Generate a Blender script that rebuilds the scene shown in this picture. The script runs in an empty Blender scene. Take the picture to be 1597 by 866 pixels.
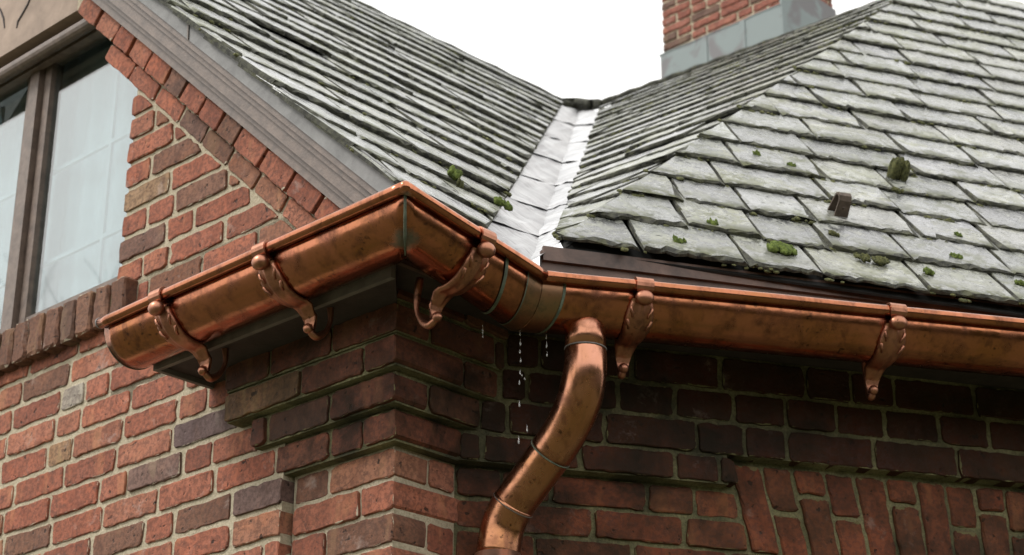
import bpy, math, random
import numpy as np
from mathutils import Vector, Matrix, noise as mnoise

S = bpy.context.scene
COL = S.collection
random.seed(11)
rnd = random.random
def ru(a, b): return a + (b - a) * random.random()

# ------------------------------------------------------------------ camera
PIT = math.radians(23.523)
FPX = 3000.0                       # focal length in pixels of the 1597 px wide photograph
CAM = np.array([0.0, 0.0, 1.6])
cam_d = bpy.data.cameras.new('camera')
cam = bpy.data.objects.new('camera', cam_d); COL.objects.link(cam)
cam.location = CAM; cam.rotation_euler = (math.pi / 2 + PIT, 0, 0)
cam_d.sensor_width = 36.0; cam_d.lens = 36.0 * FPX / 1597.0
cam_d.clip_start = 0.05; cam_d.clip_end = 2000
cam_d.dof.use_dof = True; cam_d.dof.focus_distance = 4.1; cam_d.dof.aperture_fstop = 6.3
S.camera = cam

# ------------------------------------------------------------------ sky, sun, exposure
W = bpy.data.worlds.new('World'); S.world = W; W.use_nodes = True
nt = W.node_tree; nt.nodes.clear()
SUN_EL, SUN_AZ = math.radians(46), math.radians(256)     # azimuth clockwise from +Y
sky = nt.nodes.new('ShaderNodeTexSky'); sky.sky_type = 'NISHITA'; sky.sun_disc = False
sky.sun_elevation = SUN_EL; sky.sun_rotation = SUN_AZ; sky.dust_density = 4.0
tc = nt.nodes.new('ShaderNodeTexCoord')
nz = nt.nodes.new('ShaderNodeTexNoise'); nz.inputs['Scale'].default_value = 2.2; nz.inputs['Detail'].default_value = 3
cr = nt.nodes.new('ShaderNodeValToRGB')                    # a closed, softly mottled cloud deck
cr.color_ramp.elements[0].position = 0.25; cr.color_ramp.elements[0].color = (12.9, 12.8, 12.4, 1)
cr.color_ramp.elements[1].position = 0.75; cr.color_ramp.elements[1].color = (13.9, 13.8, 13.5, 1)
mx = nt.nodes.new('ShaderNodeMixRGB'); mx.inputs[0].default_value = 0.93
bg = nt.nodes.new('ShaderNodeBackground'); bg.inputs['Strength'].default_value = 0.1
wo = nt.nodes.new('ShaderNodeOutputWorld')
nt.links.new(tc.outputs['Generated'], nz.inputs['Vector']); nt.links.new(nz.outputs['Fac'], cr.inputs[0])
nt.links.new(sky.outputs[0], mx.inputs[1]); nt.links.new(cr.outputs[0], mx.inputs[2])
nt.links.new(mx.outputs[0], bg.inputs['Color']); nt.links.new(bg.outputs[0], wo.inputs['Surface'])
sd = bpy.data.lights.new('sun', 'SUN'); sd.energy = 1.5; sd.angle = math.radians(14); sd.color = (1.0, 0.97, 0.92)
sun = bpy.data.objects.new('sun', sd); COL.objects.link(sun)
sv = Vector((math.sin(SUN_AZ) * math.cos(SUN_EL), math.cos(SUN_AZ) * math.cos(SUN_EL), math.sin(SUN_EL)))
sun.rotation_euler = (-sv).to_track_quat('-Z', 'Y').to_euler(); sun.location = (-3, -3, 8)
S.view_settings.view_transform = 'Standard'; S.view_settings.look = 'None'
S.view_settings.exposure = 0.5; S.view_settings.gamma = 1.0

# ------------------------------------------------------------------ directions and survey points
sp_, cp_ = math.sin(PIT), math.cos(PIT)
AA, CC = math.radians(43.0), math.radians(16.72)
UP = np.array([0, 0, 1.0])
d1 = np.array([-math.cos(AA), math.sin(AA), 0]); n1 = np.array([-math.sin(AA), -math.cos(AA), 0])   # gable wall: leftwards / outwards
d2 = np.array([math.sin(AA), math.cos(AA), 0]);  n2 = np.array([math.cos(AA), -math.sin(AA), 0])    # short return wall
d3 = np.array([math.cos(CC), math.sin(CC), 0]);  n3 = np.array([math.sin(CC), -math.cos(CC), 0])    # long wall on the right
def nrm(v): v = np.asarray(v, float); return v / np.linalg.norm(v)
def ray(x, y):
    X = (x - 798.5) / FPX; Y = -(y - 433) / FPX
    return np.array([X, cp_ - Y * sp_, sp_ + Y * cp_])
def at(x, y, P, n):
    r = ray(x, y); return CAM + r * (np.dot(np.asarray(P) - CAM, n) / np.dot(r, n))
def atz(x, y, z):
    r = ray(x, y); return CAM + r * ((z - CAM[2]) / r[2])
C = CAM + np.array([-0.25125, 3.92310, 0.0])       # foot of the brick corner (its height does not matter)
D = CAM + np.array([-0.12397, 4.05959, 0.0])       # foot of the inner corner
Z0 = 1.6

# ------------------------------------------------------------------ object helpers
def link(name, me, mat=None, parent=None, mats=None):
    o = bpy.data.objects.new(name, me); COL.objects.link(o)
    for m in (mats or ([mat] if mat else [])): me.materials.append(m)
    if parent is not None: o.parent = parent
    return o
def empty(name, loc=(0, 0, 0)):
    o = bpy.data.objects.new(name, None); COL.objects.link(o); o.location = loc; o.empty_display_size = 0.05
    return o
def tag(o, label=None, cat=None, group=None, kind=None):
    if label: o['label'] = label
    if cat: o['category'] = cat
    if group: o['group'] = group
    if kind: o['kind'] = kind
    return o
def mesh(name, verts, faces, smooth=False, mi=None):
    me = bpy.data.meshes.new(name)
    me.from_pydata([tuple(map(float, v)) for v in verts], [], [tuple(f) for f in faces])
    if mi is not None: me.polygons.foreach_set('material_index', mi)
    if smooth: me.polygons.foreach_set('use_smooth', [True] * len(me.polygons))
    me.update(); return me
def frame(o, loc, ex, ey, ez):
    o.matrix_world = Matrix(((ex[0], ey[0], ez[0], loc[0]), (ex[1], ey[1], ez[1], loc[1]), (ex[2], ey[2], ez[2], loc[2]), (0, 0, 0, 1)))
def setw(o, loc, ex, ey, ez, parent):
    m = Matrix(((ex[0], ey[0], ez[0], loc[0]), (ex[1], ey[1], ez[1], loc[1]), (ex[2], ey[2], ez[2], loc[2]), (0, 0, 0, 1)))
    o.parent = parent
    pm = Matrix.Identity(4)
    p = parent
    while p is not None:
        pm = p.matrix_basis @ pm; p = p.parent
    o.matrix_basis = pm.inverted() @ m
class MB:
    def __init__(s): s.v = []; s.f = []
    def add(s, V, F):
        b = len(s.v); s.v += [tuple(map(float, v)) for v in V]; s.f += [tuple(i + b for i in f) for f in F]
    def box(s, o, ex, ey, ez):
        o, ex, ey, ez = map(lambda q: np.asarray(q, float), (o, ex, ey, ez))
        s.add([o, o + ex, o + ex + ey, o + ey, o + ez, o + ex + ez, o + ex + ey + ez, o + ey + ez],
              [(0, 3, 2, 1), (4, 5, 6, 7), (0, 1, 5, 4), (1, 2, 6, 5), (2, 3, 7, 6), (3, 0, 4, 7)])
    def prism(s, pts, vec):
        n = len(pts); P = [np.asarray(p, float) for p in pts]; v = np.asarray(vec, float)
        s.add(P + [p + v for p in P], [tuple(range(n - 1, -1, -1)), tuple(range(n, 2 * n))] + [(i, (i + 1) % n, n + (i + 1) % n, n + i) for i in range(n)])
    def tube(s, path, rad, seg=12, cap=True, ref=None):
        P = [np.asarray(p, float) for p in path]; n = len(P)
        R = rad if hasattr(rad, '__len__') else [rad] * n
        t0 = nrm(P[1] - P[0]); a = np.asarray(ref, float) if ref is not None else (UP if abs(t0[2]) < .9 else np.array([1., 0, 0]))
        V = []; F = []
        for i in range(n):
            t = nrm(P[min(i + 1, n - 1)] - P[max(i - 1, 0)])
            a = nrm(a - t * np.dot(a, t)); b = np.cross(t, a)
            for k in range(seg):
                q = 2 * math.pi * k / seg
                V.append(P[i] + (a * math.cos(q) + b * math.sin(q)) * R[i])
        for i in range(n - 1):
            for k in range(seg):
                k2 = (k + 1) % seg
                F.append((i * seg + k, i * seg + k2, (i + 1) * seg + k2, (i + 1) * seg + k))
        if cap: F.append(tuple(range(seg - 1, -1, -1))); F.append(tuple((n - 1) * seg + k for k in range(seg)))
        s.add(V, F)
    def ball(s, c, ex, ey, ez, nu=12, nv=8):
        c = np.asarray(c, float); V = [c + ez]; F = []
        for i in range(1, nv):
            a = math.pi * i / nv
            for k in range(nu):
                b = 2 * math.pi * k / nu
                V.append(c + math.sin(a) * (math.cos(b) * ex + math.sin(b) * ey) + math.cos(a) * ez)
        V.append(c - ez)
        for k in range(nu): F.append((0, 1 + k, 1 + (k + 1) % nu))
        for i in range(nv - 2):
            for k in range(nu):
                k2 = (k + 1) % nu; F.append((1 + i * nu + k, 1 + (i + 1) * nu + k, 1 + (i + 1) * nu + k2, 1 + i * nu + k2))
        L = len(V) - 1
        for k in range(nu): F.append((L, 1 + (nv - 2) * nu + (k + 1) % nu, 1 + (nv - 2) * nu + k))
        s.add(V, F)
    def build(s, name, mat, parent=None, smooth=False, mats=None):
        return link(name, mesh(name, s.v, s.f, smooth), mat, parent, mats)

# ------------------------------------------------------------------ materials
def newmat(name):
    m = bpy.data.materials.new(name); m.use_nodes = True
    n = m.node_tree.nodes; b = n['Principled BSDF']
    return m, m.node_tree, b
class NT:
    def __init__(s, t): s.t = t
    def n(s, typ, **kw):
        x = s.t.nodes.new(typ)
        for k, v in kw.items(): setattr(x, k, v)
        return x
    def l(s, a, b): s.t.links.new(a, b)
    def noise(s, vec, scale, detail=4, rough=.55, dist=0):
        x = s.n('ShaderNodeTexNoise'); x.inputs['Scale'].default_value = scale; x.inputs['Detail'].default_value = detail
        x.inputs['Roughness'].default_value = rough; x.inputs['Distortion'].default_value = dist
        if vec is not None: s.l(vec, x.inputs['Vector'])
        return x.outputs['Fac']
    def ramp(s, fac, stops):
        x = s.n('ShaderNodeValToRGB'); e = x.color_ramp.elements
        while len(e) < len(stops): e.new(0.5)
        for i, (p, c) in enumerate(stops):
            e[i].position = p; e[i].color = (c, c, c, 1) if not hasattr(c, '__len__') else (*c, 1)
        s.l(fac, x.inputs[0]); return x.outputs[0]
    def mix(s, fac, a, b, mode='MIX'):
        x = s.n('ShaderNodeMixRGB', blend_type=mode)
        for i, v in ((0, fac), (1, a), (2, b)):
            if hasattr(v, 'is_linked') or hasattr(v, 'links'): s.l(v, x.inputs[i])
            elif hasattr(v, '__len__'): x.inputs[i].default_value = (*v, 1)
            else: x.inputs[i].default_value = v
        return x.outputs[0]
    def math(s, op, a, b=None, clamp=False):
        x = s.n('ShaderNodeMath', operation=op, use_clamp=clamp)
        for i, v in ((0, a), (1, b)):
            if v is None: continue
            if hasattr(v, 'links'): s.l(v, x.inputs[i])
            else: x.inputs[i].default_value = v
        return x.outputs[0]
    def vec(s, kind='Object', rand=True):
        t = s.n('ShaderNodeTexCoord').outputs[kind]
        if not rand: return t
        oi = s.n('ShaderNodeObjectInfo'); m = s.n('ShaderNodeVectorMath', operation='MULTIPLY_ADD')
        c = s.n('ShaderNodeCombineXYZ'); s.l(oi.outputs['Random'], c.inputs[0]); s.l(oi.outputs['Random'], c.inputs[1]); s.l(oi.outputs['Random'], c.inputs[2])
        s.l(c.outputs[0], m.inputs[0]); m.inputs[1].default_value = (37.3, 91.7, 53.1); s.l(t, m.inputs[2])
        return m.outputs[0]
    def bump(s, h, strength, dist, b, prev=None):
        x = s.n('ShaderNodeBump'); x.inputs['Strength'].default_value = strength; x.inputs['Distance'].default_value = dist
        s.l(h, x.inputs['Height'])
        if prev is not None: s.l(prev, x.inputs['Normal'])
        if b is not None: s.l(x.outputs[0], b.inputs['Normal'])
        return x.outputs[0]

def brick_material(name, damp=0.0):
    m, t, b = newmat(name); N = NT(t)
    oc = N.n('ShaderNodeObjectInfo').outputs['Color']; v = N.vec()
    big = N.noise(v, 14, 5, .6, .6); fine = N.noise(v, 90, 4, .65); spot = N.noise(v, 55, 2, .5)
    patch = N.noise(v, 7, 3, .5, 1.2)
    c = N.mix(N.ramp(big, [(.3, 0.0), (.72, 1.0)]), N.mix(.7, oc, (.55, .48, .44), 'MULTIPLY'), oc)
    c = N.mix(N.math('MULTIPLY', N.ramp(patch, [(.55, 0.0), (.75, 1.0)]), .5), c, N.mix(1, oc, (1.5, 1.25, 1.05), 'MULTIPLY'))
    c = N.mix(N.math('MULTIPLY', N.ramp(fine, [(.42, 1.0), (.55, 0.0)]), .45), c, (.05, .03, .025))
    crk = N.noise(v, 24, 6, .75, 1.5)
    c = N.mix(N.math('MULTIPLY', N.ramp(crk, [(.37, 1.0), (.44, 0.0)]), .6), c, (.07, .035, .028))
    c = N.mix(N.math('MULTIPLY', N.ramp(spot, [(.27, 1.0), (.33, 0.0)]), .85), c, (.02, .014, .012))
    mp = N.n('ShaderNodeMapping'); mp.inputs['Scale'].default_value = (1, .25, 1); N.l(v, mp.inputs[0])
    band = N.noise(mp.outputs[0], 13, 3, .6, .4)
    c = N.mix(N.math('MULTIPLY', N.ramp(band, [(.56, 0.0), (.66, 1.0)]), .45), c, N.mix(1, oc, (.45, .40, .42), 'MULTIPLY'))
    c = N.mix(N.math('MULTIPLY', N.ramp(band, [(.34, 1.0), (.42, 0.0)]), .40), c, N.mix(1, oc, (1.25, 1.45, 1.2), 'MULTIPLY'))
    eff = N.noise(v, 11, 6, .72, .3)
    c = N.mix(N.math('MULTIPLY', N.ramp(eff, [(.61, 0.0), (.76, 1.0)]), .55 if not damp else .42), c, (.42, .34, .30))
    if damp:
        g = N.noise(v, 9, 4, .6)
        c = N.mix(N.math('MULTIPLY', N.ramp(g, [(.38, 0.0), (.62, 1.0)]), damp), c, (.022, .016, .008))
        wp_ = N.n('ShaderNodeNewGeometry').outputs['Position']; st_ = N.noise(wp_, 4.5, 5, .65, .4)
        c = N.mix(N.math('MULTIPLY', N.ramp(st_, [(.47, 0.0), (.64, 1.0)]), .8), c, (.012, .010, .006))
    ge = N.n('ShaderNodeSeparateXYZ'); N.l(N.n('ShaderNodeTexCoord').outputs['Generated'], ge.inputs[0])
    def edge(o): return N.math('MINIMUM', o, N.math('SUBTRACT', 1.0, o))
    dmin = N.math('MINIMUM', N.math('MULTIPLY', edge(ge.outputs[0]), 2.6), edge(ge.outputs[1]))
    sm = N.math('SUBTRACT', N.noise(v, 30, 5, .7, .4), N.math('MULTIPLY', dmin, 3.8))
    nz_ = N.n('ShaderNodeSeparateXYZ'); N.l(N.n('ShaderNodeTexCoord').outputs['Normal'], nz_.inputs[0])
    sm = N.math('MULTIPLY', N.ramp(sm, [(.405, 0.0), (.445, 1.0)]), N.math('GREATER_THAN', nz_.outputs[2], .7))
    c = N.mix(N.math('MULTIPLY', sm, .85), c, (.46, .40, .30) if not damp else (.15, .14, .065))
    N.l(c, b.inputs['Base Color']); b.inputs['Roughness'].default_value = .88 if not damp else .7
    b.inputs['Specular IOR Level'].default_value = .3 if not damp else .15
    h = N.math('ADD', N.math('MULTIPLY', N.noise(v, 40, 6, .7), 1.0), N.math('MULTIPLY', N.ramp(spot, [(.25, 0.0), (.36, 1.0)]), .5))
    N.bump(h, .8, .0045, b)
    return m
M_BRICK = brick_material('fired_brick')
M_DAMP_SHADE = brick_material('damp_shaded_brick', .55)  # damp stains; bricks using it also carry eave shade in their colour
def mortar_material(name, c0, c1, c2):
    m, t, b = newmat(name); N = NT(t); v = N.vec('Object', False)
    a = N.noise(v, 9, 5, .6); f = N.noise(v, 160, 4, .7)
    c = N.mix(N.ramp(a, [(.35, 0.0), (.65, 1.0)]), c0, c1)
    c = N.mix(N.ramp(f, [(.35, .55), (.6, 0.0)]), c, c2)
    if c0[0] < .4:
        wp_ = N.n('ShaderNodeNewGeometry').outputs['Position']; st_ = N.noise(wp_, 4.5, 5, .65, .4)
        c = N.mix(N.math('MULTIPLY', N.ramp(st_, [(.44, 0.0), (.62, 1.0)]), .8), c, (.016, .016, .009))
    N.l(c, b.inputs['Base Color']); b.inputs['Roughness'].default_value = .95
    N.bump(N.math('ADD', N.noise(v, 120, 5, .7), N.math('MULTIPLY', a, 1.5)), .9, .006, b)
    return m
M_MORTAR = mortar_material('lime_mortar', (.54, .47, .345), (.43, .37, .265), (.22, .18, .115))
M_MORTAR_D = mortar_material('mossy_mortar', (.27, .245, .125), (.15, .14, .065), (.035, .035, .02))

def slate_material(name, lichen=1.0):
    m, t, b = newmat(name); N = NT(t)
    oc = N.n('ShaderNodeObjectInfo').outputs['Color']; v = N.vec(); raw = N.n('ShaderNodeTexCoord').outputs['Object']
    st = N.n('ShaderNodeMapping'); st.inputs['Scale'].default_value = (1, .35, 1); N.l(v, st.inputs[0]); sv_ = st.outputs[0]
    big = N.noise(sv_, 12, 5, .6, .5); lic = N.noise(v, 22, 8, .78, .3); lic2 = N.noise(v, 85, 4, .7); dk = N.noise(v, 34, 6, .7); zone = N.noise(v, 3.5, 2)
    c = N.mix(N.ramp(big, [(.3, 0.0), (.7, 1.0)]), N.mix(1, oc, (.6, .6, .6), 'MULTIPLY'), N.mix(1, oc, (1.35, 1.35, 1.32), 'MULTIPLY'))
    lm = N.math('MULTIPLY', N.ramp(lic, [(.49, 0.0), (.56, 1.0)]), N.ramp(zone, [(.35, .25), (.6, 1.0)]))
    c = N.mix(N.math('MULTIPLY', lm, .5 * lichen), c, (.50, .50, .455))
    c = N.mix(N.math('MULTIPLY', N.ramp(lic2, [(.60, 0.0), (.66, 1.0)]), .55), c, (.56, .56, .50))
    dm = N.math('MAXIMUM', N.ramp(dk, [(.365, 1.0), (.39, 0.0)]), N.ramp(N.noise(v, 60, 3, .6), [(.33, 1.0), (.38, 0.0)]))
    c = N.mix(N.math('MULTIPLY', dm, .85), c, (.025, .027, .02))
    fl_ = N.n('ShaderNodeMapping'); fl_.inputs['Scale'].default_value = (1, 1.9, 1); N.l(v, fl_.inputs[0])
    vo = N.n('ShaderNodeTexVoronoi'); vo.inputs['Scale'].default_value = 26; vo.inputs['Randomness'].default_value = 1; N.l(fl_.outputs[0], vo.inputs['Vector'])
    sz = N.n('ShaderNodeSeparateXYZ'); N.l(vo.outputs['Color'], sz.inputs[0])
    hole = N.math('LESS_THAN', N.math('ADD', vo.outputs['Distance'], N.math('MULTIPLY', N.noise(v, 120, 2), .12)), N.math('MULTIPLY', N.math('MAXIMUM', N.math('SUBTRACT', sz.outputs[0], .62), 0.0), .85))
    c = N.mix(N.math('MULTIPLY', hole, .88), c, (.02, .021, .016))
    crust = N.math('MULTIPLY', N.ramp(zone, [(.56, 0.0), (.62, 1.0)]), N.ramp(N.noise(v, 48, 6, .8), [(.47, 0.0), (.52, 1.0)]))
    c = N.mix(N.math('MULTIPLY', crust, .75), c, N.mix(N.noise(v, 20, 2), (.42, .42, .34), (.12, .12, .075)))
    wp_ = N.n('ShaderNodeNewGeometry').outputs['Position']; wz = N.noise(wp_, 2.3, 4, .65, .5); wz2 = N.noise(wp_, 7, 4, .7)
    c = N.mix(N.math('MULTIPLY', N.ramp(wz, [(.42, 0.0), (.62, 1.0)]), .55), c, N.mix(1, c, (.62, .66, .50), 'MULTIPLY'))
    c = N.mix(N.math('MULTIPLY', N.math('MULTIPLY', N.ramp(wz2, [(.52, 0.0), (.62, 1.0)]), N.ramp(lic, [(.44, 0.0), (.52, 1.0)])), .65), c, (.085, .090, .045))
    sx = N.n('ShaderNodeSeparateXYZ'); N.l(raw, sx.inputs[0])
    near = N.ramp(N.math('MULTIPLY', sx.outputs[1], 10.0), [(.0, 1.0), (.75, 0.0)])
    mo = N.math('MULTIPLY', near, N.ramp(N.noise(v, 16, 4, .7), [(.45, 0.0), (.53, 1.0)]))
    rim_ = N.math('MULTIPLY', N.ramp(N.math('MULTIPLY', sx.outputs[1], 10.0), [(.05, 1.0), (.45, 0.0)]), N.ramp(N.noise(v, 38, 5, .75), [(.42, 0.0), (.50, 1.0)]))
    c = N.mix(N.math('MULTIPLY', rim_, .9), c, (.03, .031, .024))
    c = N.mix(N.math('MULTIPLY', mo, .85), c, N.mix(N.noise(v, 60, 2), (.04, .045, .014), (.11, .115, .035)))
    N.l(c, b.inputs['Base Color'])
    r = N.ramp(big, [(.3, .15), (.7, .30)]); r = N.mix(lm, r, (.8, .8, .8)); r = N.mix(mo, r, (.95, .95, .95))
    N.l(r, b.inputs['Roughness']); b.inputs['Specular IOR Level'].default_value = .8
    flk = N.ramp(N.noise(sv_, 9, 3, .5, 1.0), [(.44, 0.0), (.47, .5), (.56, .5), (.59, 1.0)])
    h = N.math('ADD', N.math('ADD', N.noise(sv_, 22, 5, .6), N.math('MULTIPLY', flk, .5)), N.math('ADD', N.math('MULTIPLY', lm, .25), N.math('MULTIPLY', N.noise(v, 110, 4, .7), .35)))
    N.bump(h, .40, .0045, b)
    return m
M_SLATE = slate_material('wet_slate')
def edge_material():
    m, t, b = newmat('slate_butt_edge'); N = NT(t); v = N.vec()
    c = N.mix(N.ramp(N.noise(v, 45, 4, .7), [(.4, 0.0), (.62, 1.0)]), (.017, .017, .013), (.075, .075, .052))
    c = N.mix(N.ramp(N.noise(v, 20, 3), [(.58, 0.0), (.66, .6)]), c, (.07, .072, .03))
    N.l(c, b.inputs['Base Color']); b.inputs['Roughness'].default_value = .9
    N.bump(N.noise(v, 150, 4, .7), .8, .004, b); return m
M_EDGE = edge_material()

STAINS = []       # world points of verdigris round soldered joints
def copper_material(name, base, dark, gold, patina=True, rough=.3):
    m, t, b = newmat(name); N = NT(t)
    geo = N.n('ShaderNodeNewGeometry').outputs['Position']
    big = N.noise(geo, 9, 4, .6, .5); mid = N.noise(geo, 20, 6, .68, .25); fine = N.noise(geo, 140, 3, .6)
    c = N.mix(N.ramp(big, [(.35, 0.0), (.68, 1.0)]), base, gold)
    c = N.mix(N.math('MULTIPLY', N.ramp(mid, [(.48, 0.0), (.68, 1.0)]), .72), c, dark)
    spk = N.noise(geo, 75, 3, .55, .3)
    spm = N.math('MULTIPLY', N.ramp(spk, [(.63, 0.0), (.68, 1.0)]), N.ramp(big, [(.42, 0.0), (.6, 1.0)]))
    c = N.mix(N.math('MULTIPLY', spm, .8), c, (.05, .025, .015))
    mp = N.n('ShaderNodeMapping'); mp.inputs['Scale'].default_value = (1, 1, .12); N.l(geo, mp.inputs[0])
    run = N.noise(mp.outputs[0], 42, 4, .65)
    c = N.mix(N.math('MULTIPLY', N.math('MULTIPLY', N.ramp(run, [(.54, 0.0), (.66, 1.0)]), N.ramp(big, [(.38, 0.0), (.58, 1.0)])), .6), c, dark)
    rgh = N.mix(N.ramp(mid, [(.40, 0.0), (.68, 1.0)]), (rough,) * 3, (rough + .16,) * 3)
    met = None
    if patina:
        tot = None
        for (P, rad) in STAINS:
            d = N.n('ShaderNodeVectorMath', operation='DISTANCE'); N.l(geo, d.inputs[0]); d.inputs[1].default_value = tuple(P)
            w = N.math('SUBTRACT', 1.0, N.math('DIVIDE', d.outputs['Value'], rad), True)
            tot = w if tot is None else N.math('MAXIMUM', tot, w)
        if tot is not None:
            k = N.ramp(N.math('ADD', tot, N.math('MULTIPLY', N.math('SUBTRACT', mid, .5), .9)), [(.42, 0.0), (.78, .85)])
            c = N.mix(k, c, N.mix(fine, (.06, .062, .045), (.13, .16, .12)))
            rgh = N.mix(k, rgh, (.75, .75, .75))
            met = N.math('SUBTRACT', 1.0, N.math('MULTIPLY', k, .9))
    N.l(c, b.inputs['Base Color']); N.l(rgh, b.inputs['Roughness'])
    if met is not None: N.l(met, b.inputs['Metallic'])
    else: b.inputs['Metallic'].default_value = 1.0
    h = N.math('ADD', N.noise(geo, 6, 3), N.math('MULTIPLY', fine, .06))
    N.bump(h, .18, .012, b)
    return m
def plain(name, col, rough=.6, metal=0.0, var=.35, scale=20, bump=.3, bd=.003):
    m, t, b = newmat(name); N = NT(t); v = N.vec()
    f = N.noise(v, scale, 5, .65, .3)
    c = N.mix(N.ramp(f, [(.3, 0.0), (.7, 1.0)]), tuple(q * (1 - var) for q in col), tuple(min(1, q * (1 + var)) for q in col))
    N.l(c, b.inputs['Base Color']); b.inputs['Roughness'].default_value = rough; b.inputs['Metallic'].default_value = metal
    N.bump(N.noise(v, scale * 5, 4, .6), bump, bd, b); return m
M_PAINT = plain('weathered_brown_paint', (.135, .098, .078), .5, 0, .35, 30)
M_FASCIA = plain('stained_fascia_paint', (.11, .066, .050), .5, 0, .65, 8)
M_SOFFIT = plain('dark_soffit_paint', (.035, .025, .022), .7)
M_BOXEDGE = plain('grey_weathered_board', (.15, .135, .125), .7, 0, .3)
M_LEAD = plain('grey_lead_sheet', (.17, .168, .165), .6, .0, .3, 14)
M_PANEL = plain('buff_carved_panel', (.31, .235, .185), .85, 0, .2, 12)
M_DECK = plain('dark_roof_felt', (.012, .012, .011), .95)
M_VERD = plain('green_solder_seam', (.095, .115, .082), .75, .1, .5, 45)
M_DARKMETAL = plain('dull_dark_metal', (.12, .10, .085), .5, .4, .4, 40)
M_IRON = plain('aged_iron', (.105, .08, .062), .6, .5, .4, 60)
M_CURTAIN = plain('white_sheer_curtain', (.40, .435, .45), .9, 0, .08, 6, .1)
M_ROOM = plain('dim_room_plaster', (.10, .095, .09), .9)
def valley_mat():
    m, t, b = newmat('bright_tin_sheet'); N = NT(t); v = N.vec('Object', False)
    st = N.n('ShaderNodeMapping'); N.l(v, st.inputs[0]); st.inputs['Scale'].default_value = (1, 6, 1)
    f = N.noise(v, 7, 4, .6, .4); s = N.noise(st.outputs[0], 10, 4, .65, .3)
    c = N.mix(N.ramp(f, [(.35, 0.0), (.65, 1.0)]), (.36, .36, .37), (.58, .58, .585))
    c = N.mix(N.ramp(s, [(.54, 0.0), (.68, .75)]), c, (.14, .135, .135))
    N.l(c, b.inputs['Base Color']); b.inputs['Metallic'].default_value = .55; b.inputs['Roughness'].default_value = .36
    N.bump(N.math('ADD', f, N.math('MULTIPLY', s, 1.6)), .7, .012, b); return m
M_TIN = valley_mat()
def flash_mat():
    m, t, b = newmat('patinated_flashing'); N = NT(t); v = N.vec('Object', False)
    f = N.noise(v, 5, 3, .5, .6)
    c = N.mix(N.ramp(f, [(.42, 0.0), (.52, 1.0)]), (.15, .145, .15), (.19, .225, .225))
    N.l(c, b.inputs['Base Color']); b.inputs['Metallic'].default_value = .05; b.inputs['Roughness'].default_value = .7
    N.bump(f, .4, .01, b); return m
M_FLASH = flash_mat()
def moss_mat(name, c0, c1):
    m, t, b = newmat(name); N = NT(t); v = N.vec()
    N.l(N.mix(N.ramp(N.noise(v, 120, 3, .7), [(.35, 0.0), (.65, 1.0)]), c0, c1), b.inputs['Base Color'])
    b.inputs['Roughness'].default_value = 1.0; N.bump(N.noise(v, 300, 3, .7), 1.0, .004, b); return m
M_MOSS = moss_mat('bright_moss', (.045, .07, .012), (.17, .22, .045))
M_MOSSD = moss_mat('olive_moss', (.035, .040, .014), (.13, .13, .045))
def glass_mat():
    m, t, b = newmat('window_glass'); N = NT(t); t.nodes.remove(b)
    out = t.nodes['Material Output']; tr = N.n('ShaderNodeBsdfTransparent'); tr.inputs[0].default_value = (.80, .88, .89, 1)
    gl = N.n('ShaderNodeBsdfGlossy'); gl.inputs['Roughness'].default_value = .02
    fr = N.n('ShaderNodeLayerWeight'); fr.inputs['Blend'].default_value = .5; fo = N.ramp(fr.outputs['Facing'], [(0.0, .07), (.36, .17), (.75, .4), (1.0, .95)]); mxs = N.n('ShaderNodeMixShader')
    N.l(fo, mxs.inputs[0]); N.l(tr.outputs[0], mxs.inputs[1]); N.l(gl.outputs[0], mxs.inputs[2]); N.l(mxs.outputs[0], out.inputs[0])
    return m
M_GLASS = glass_mat()
def water_mat():
    m, t, b = newmat('water'); b.inputs['Base Color'].default_value = (1, 1, 1, 1); b.inputs['Transmission Weight'].default_value = .8
    b.inputs['IOR'].default_value = 1.33; b.inputs['Roughness'].default_value = .02; return m
M_WATER = water_mat()

# ------------------------------------------------------------------ polygon helpers
def clip(poly, a, b, c):                      # keep a*x + b*y <= c
    out = []; n = len(poly)
    for i in range(n):
        p, q = poly[i], poly[(i + 1) % n]
        dp = a * p[0] + b * p[1] - c; dq = a * q[0] + b * q[1] - c
        if dp <= 0: out.append(p)
        if dp * dq < 0:
            s = dp / (dp - dq); out.append((p[0] + s * (q[0] - p[0]), p[1] + s * (q[1] - p[1])))
    return out
def area(poly): return .5 * sum(poly[i][0] * poly[(i + 1) % len(poly)][1] - poly[(i + 1) % len(poly)][0] * poly[i][1] for i in range(len(poly)))
def left_of(p, q):                             # half-plane to the left of p->q as clip() arguments
    dx, dy = q[0] - p[0], q[1] - p[1]
    return (dy, -dx, dy * p[0] - dx * p[1])

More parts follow.
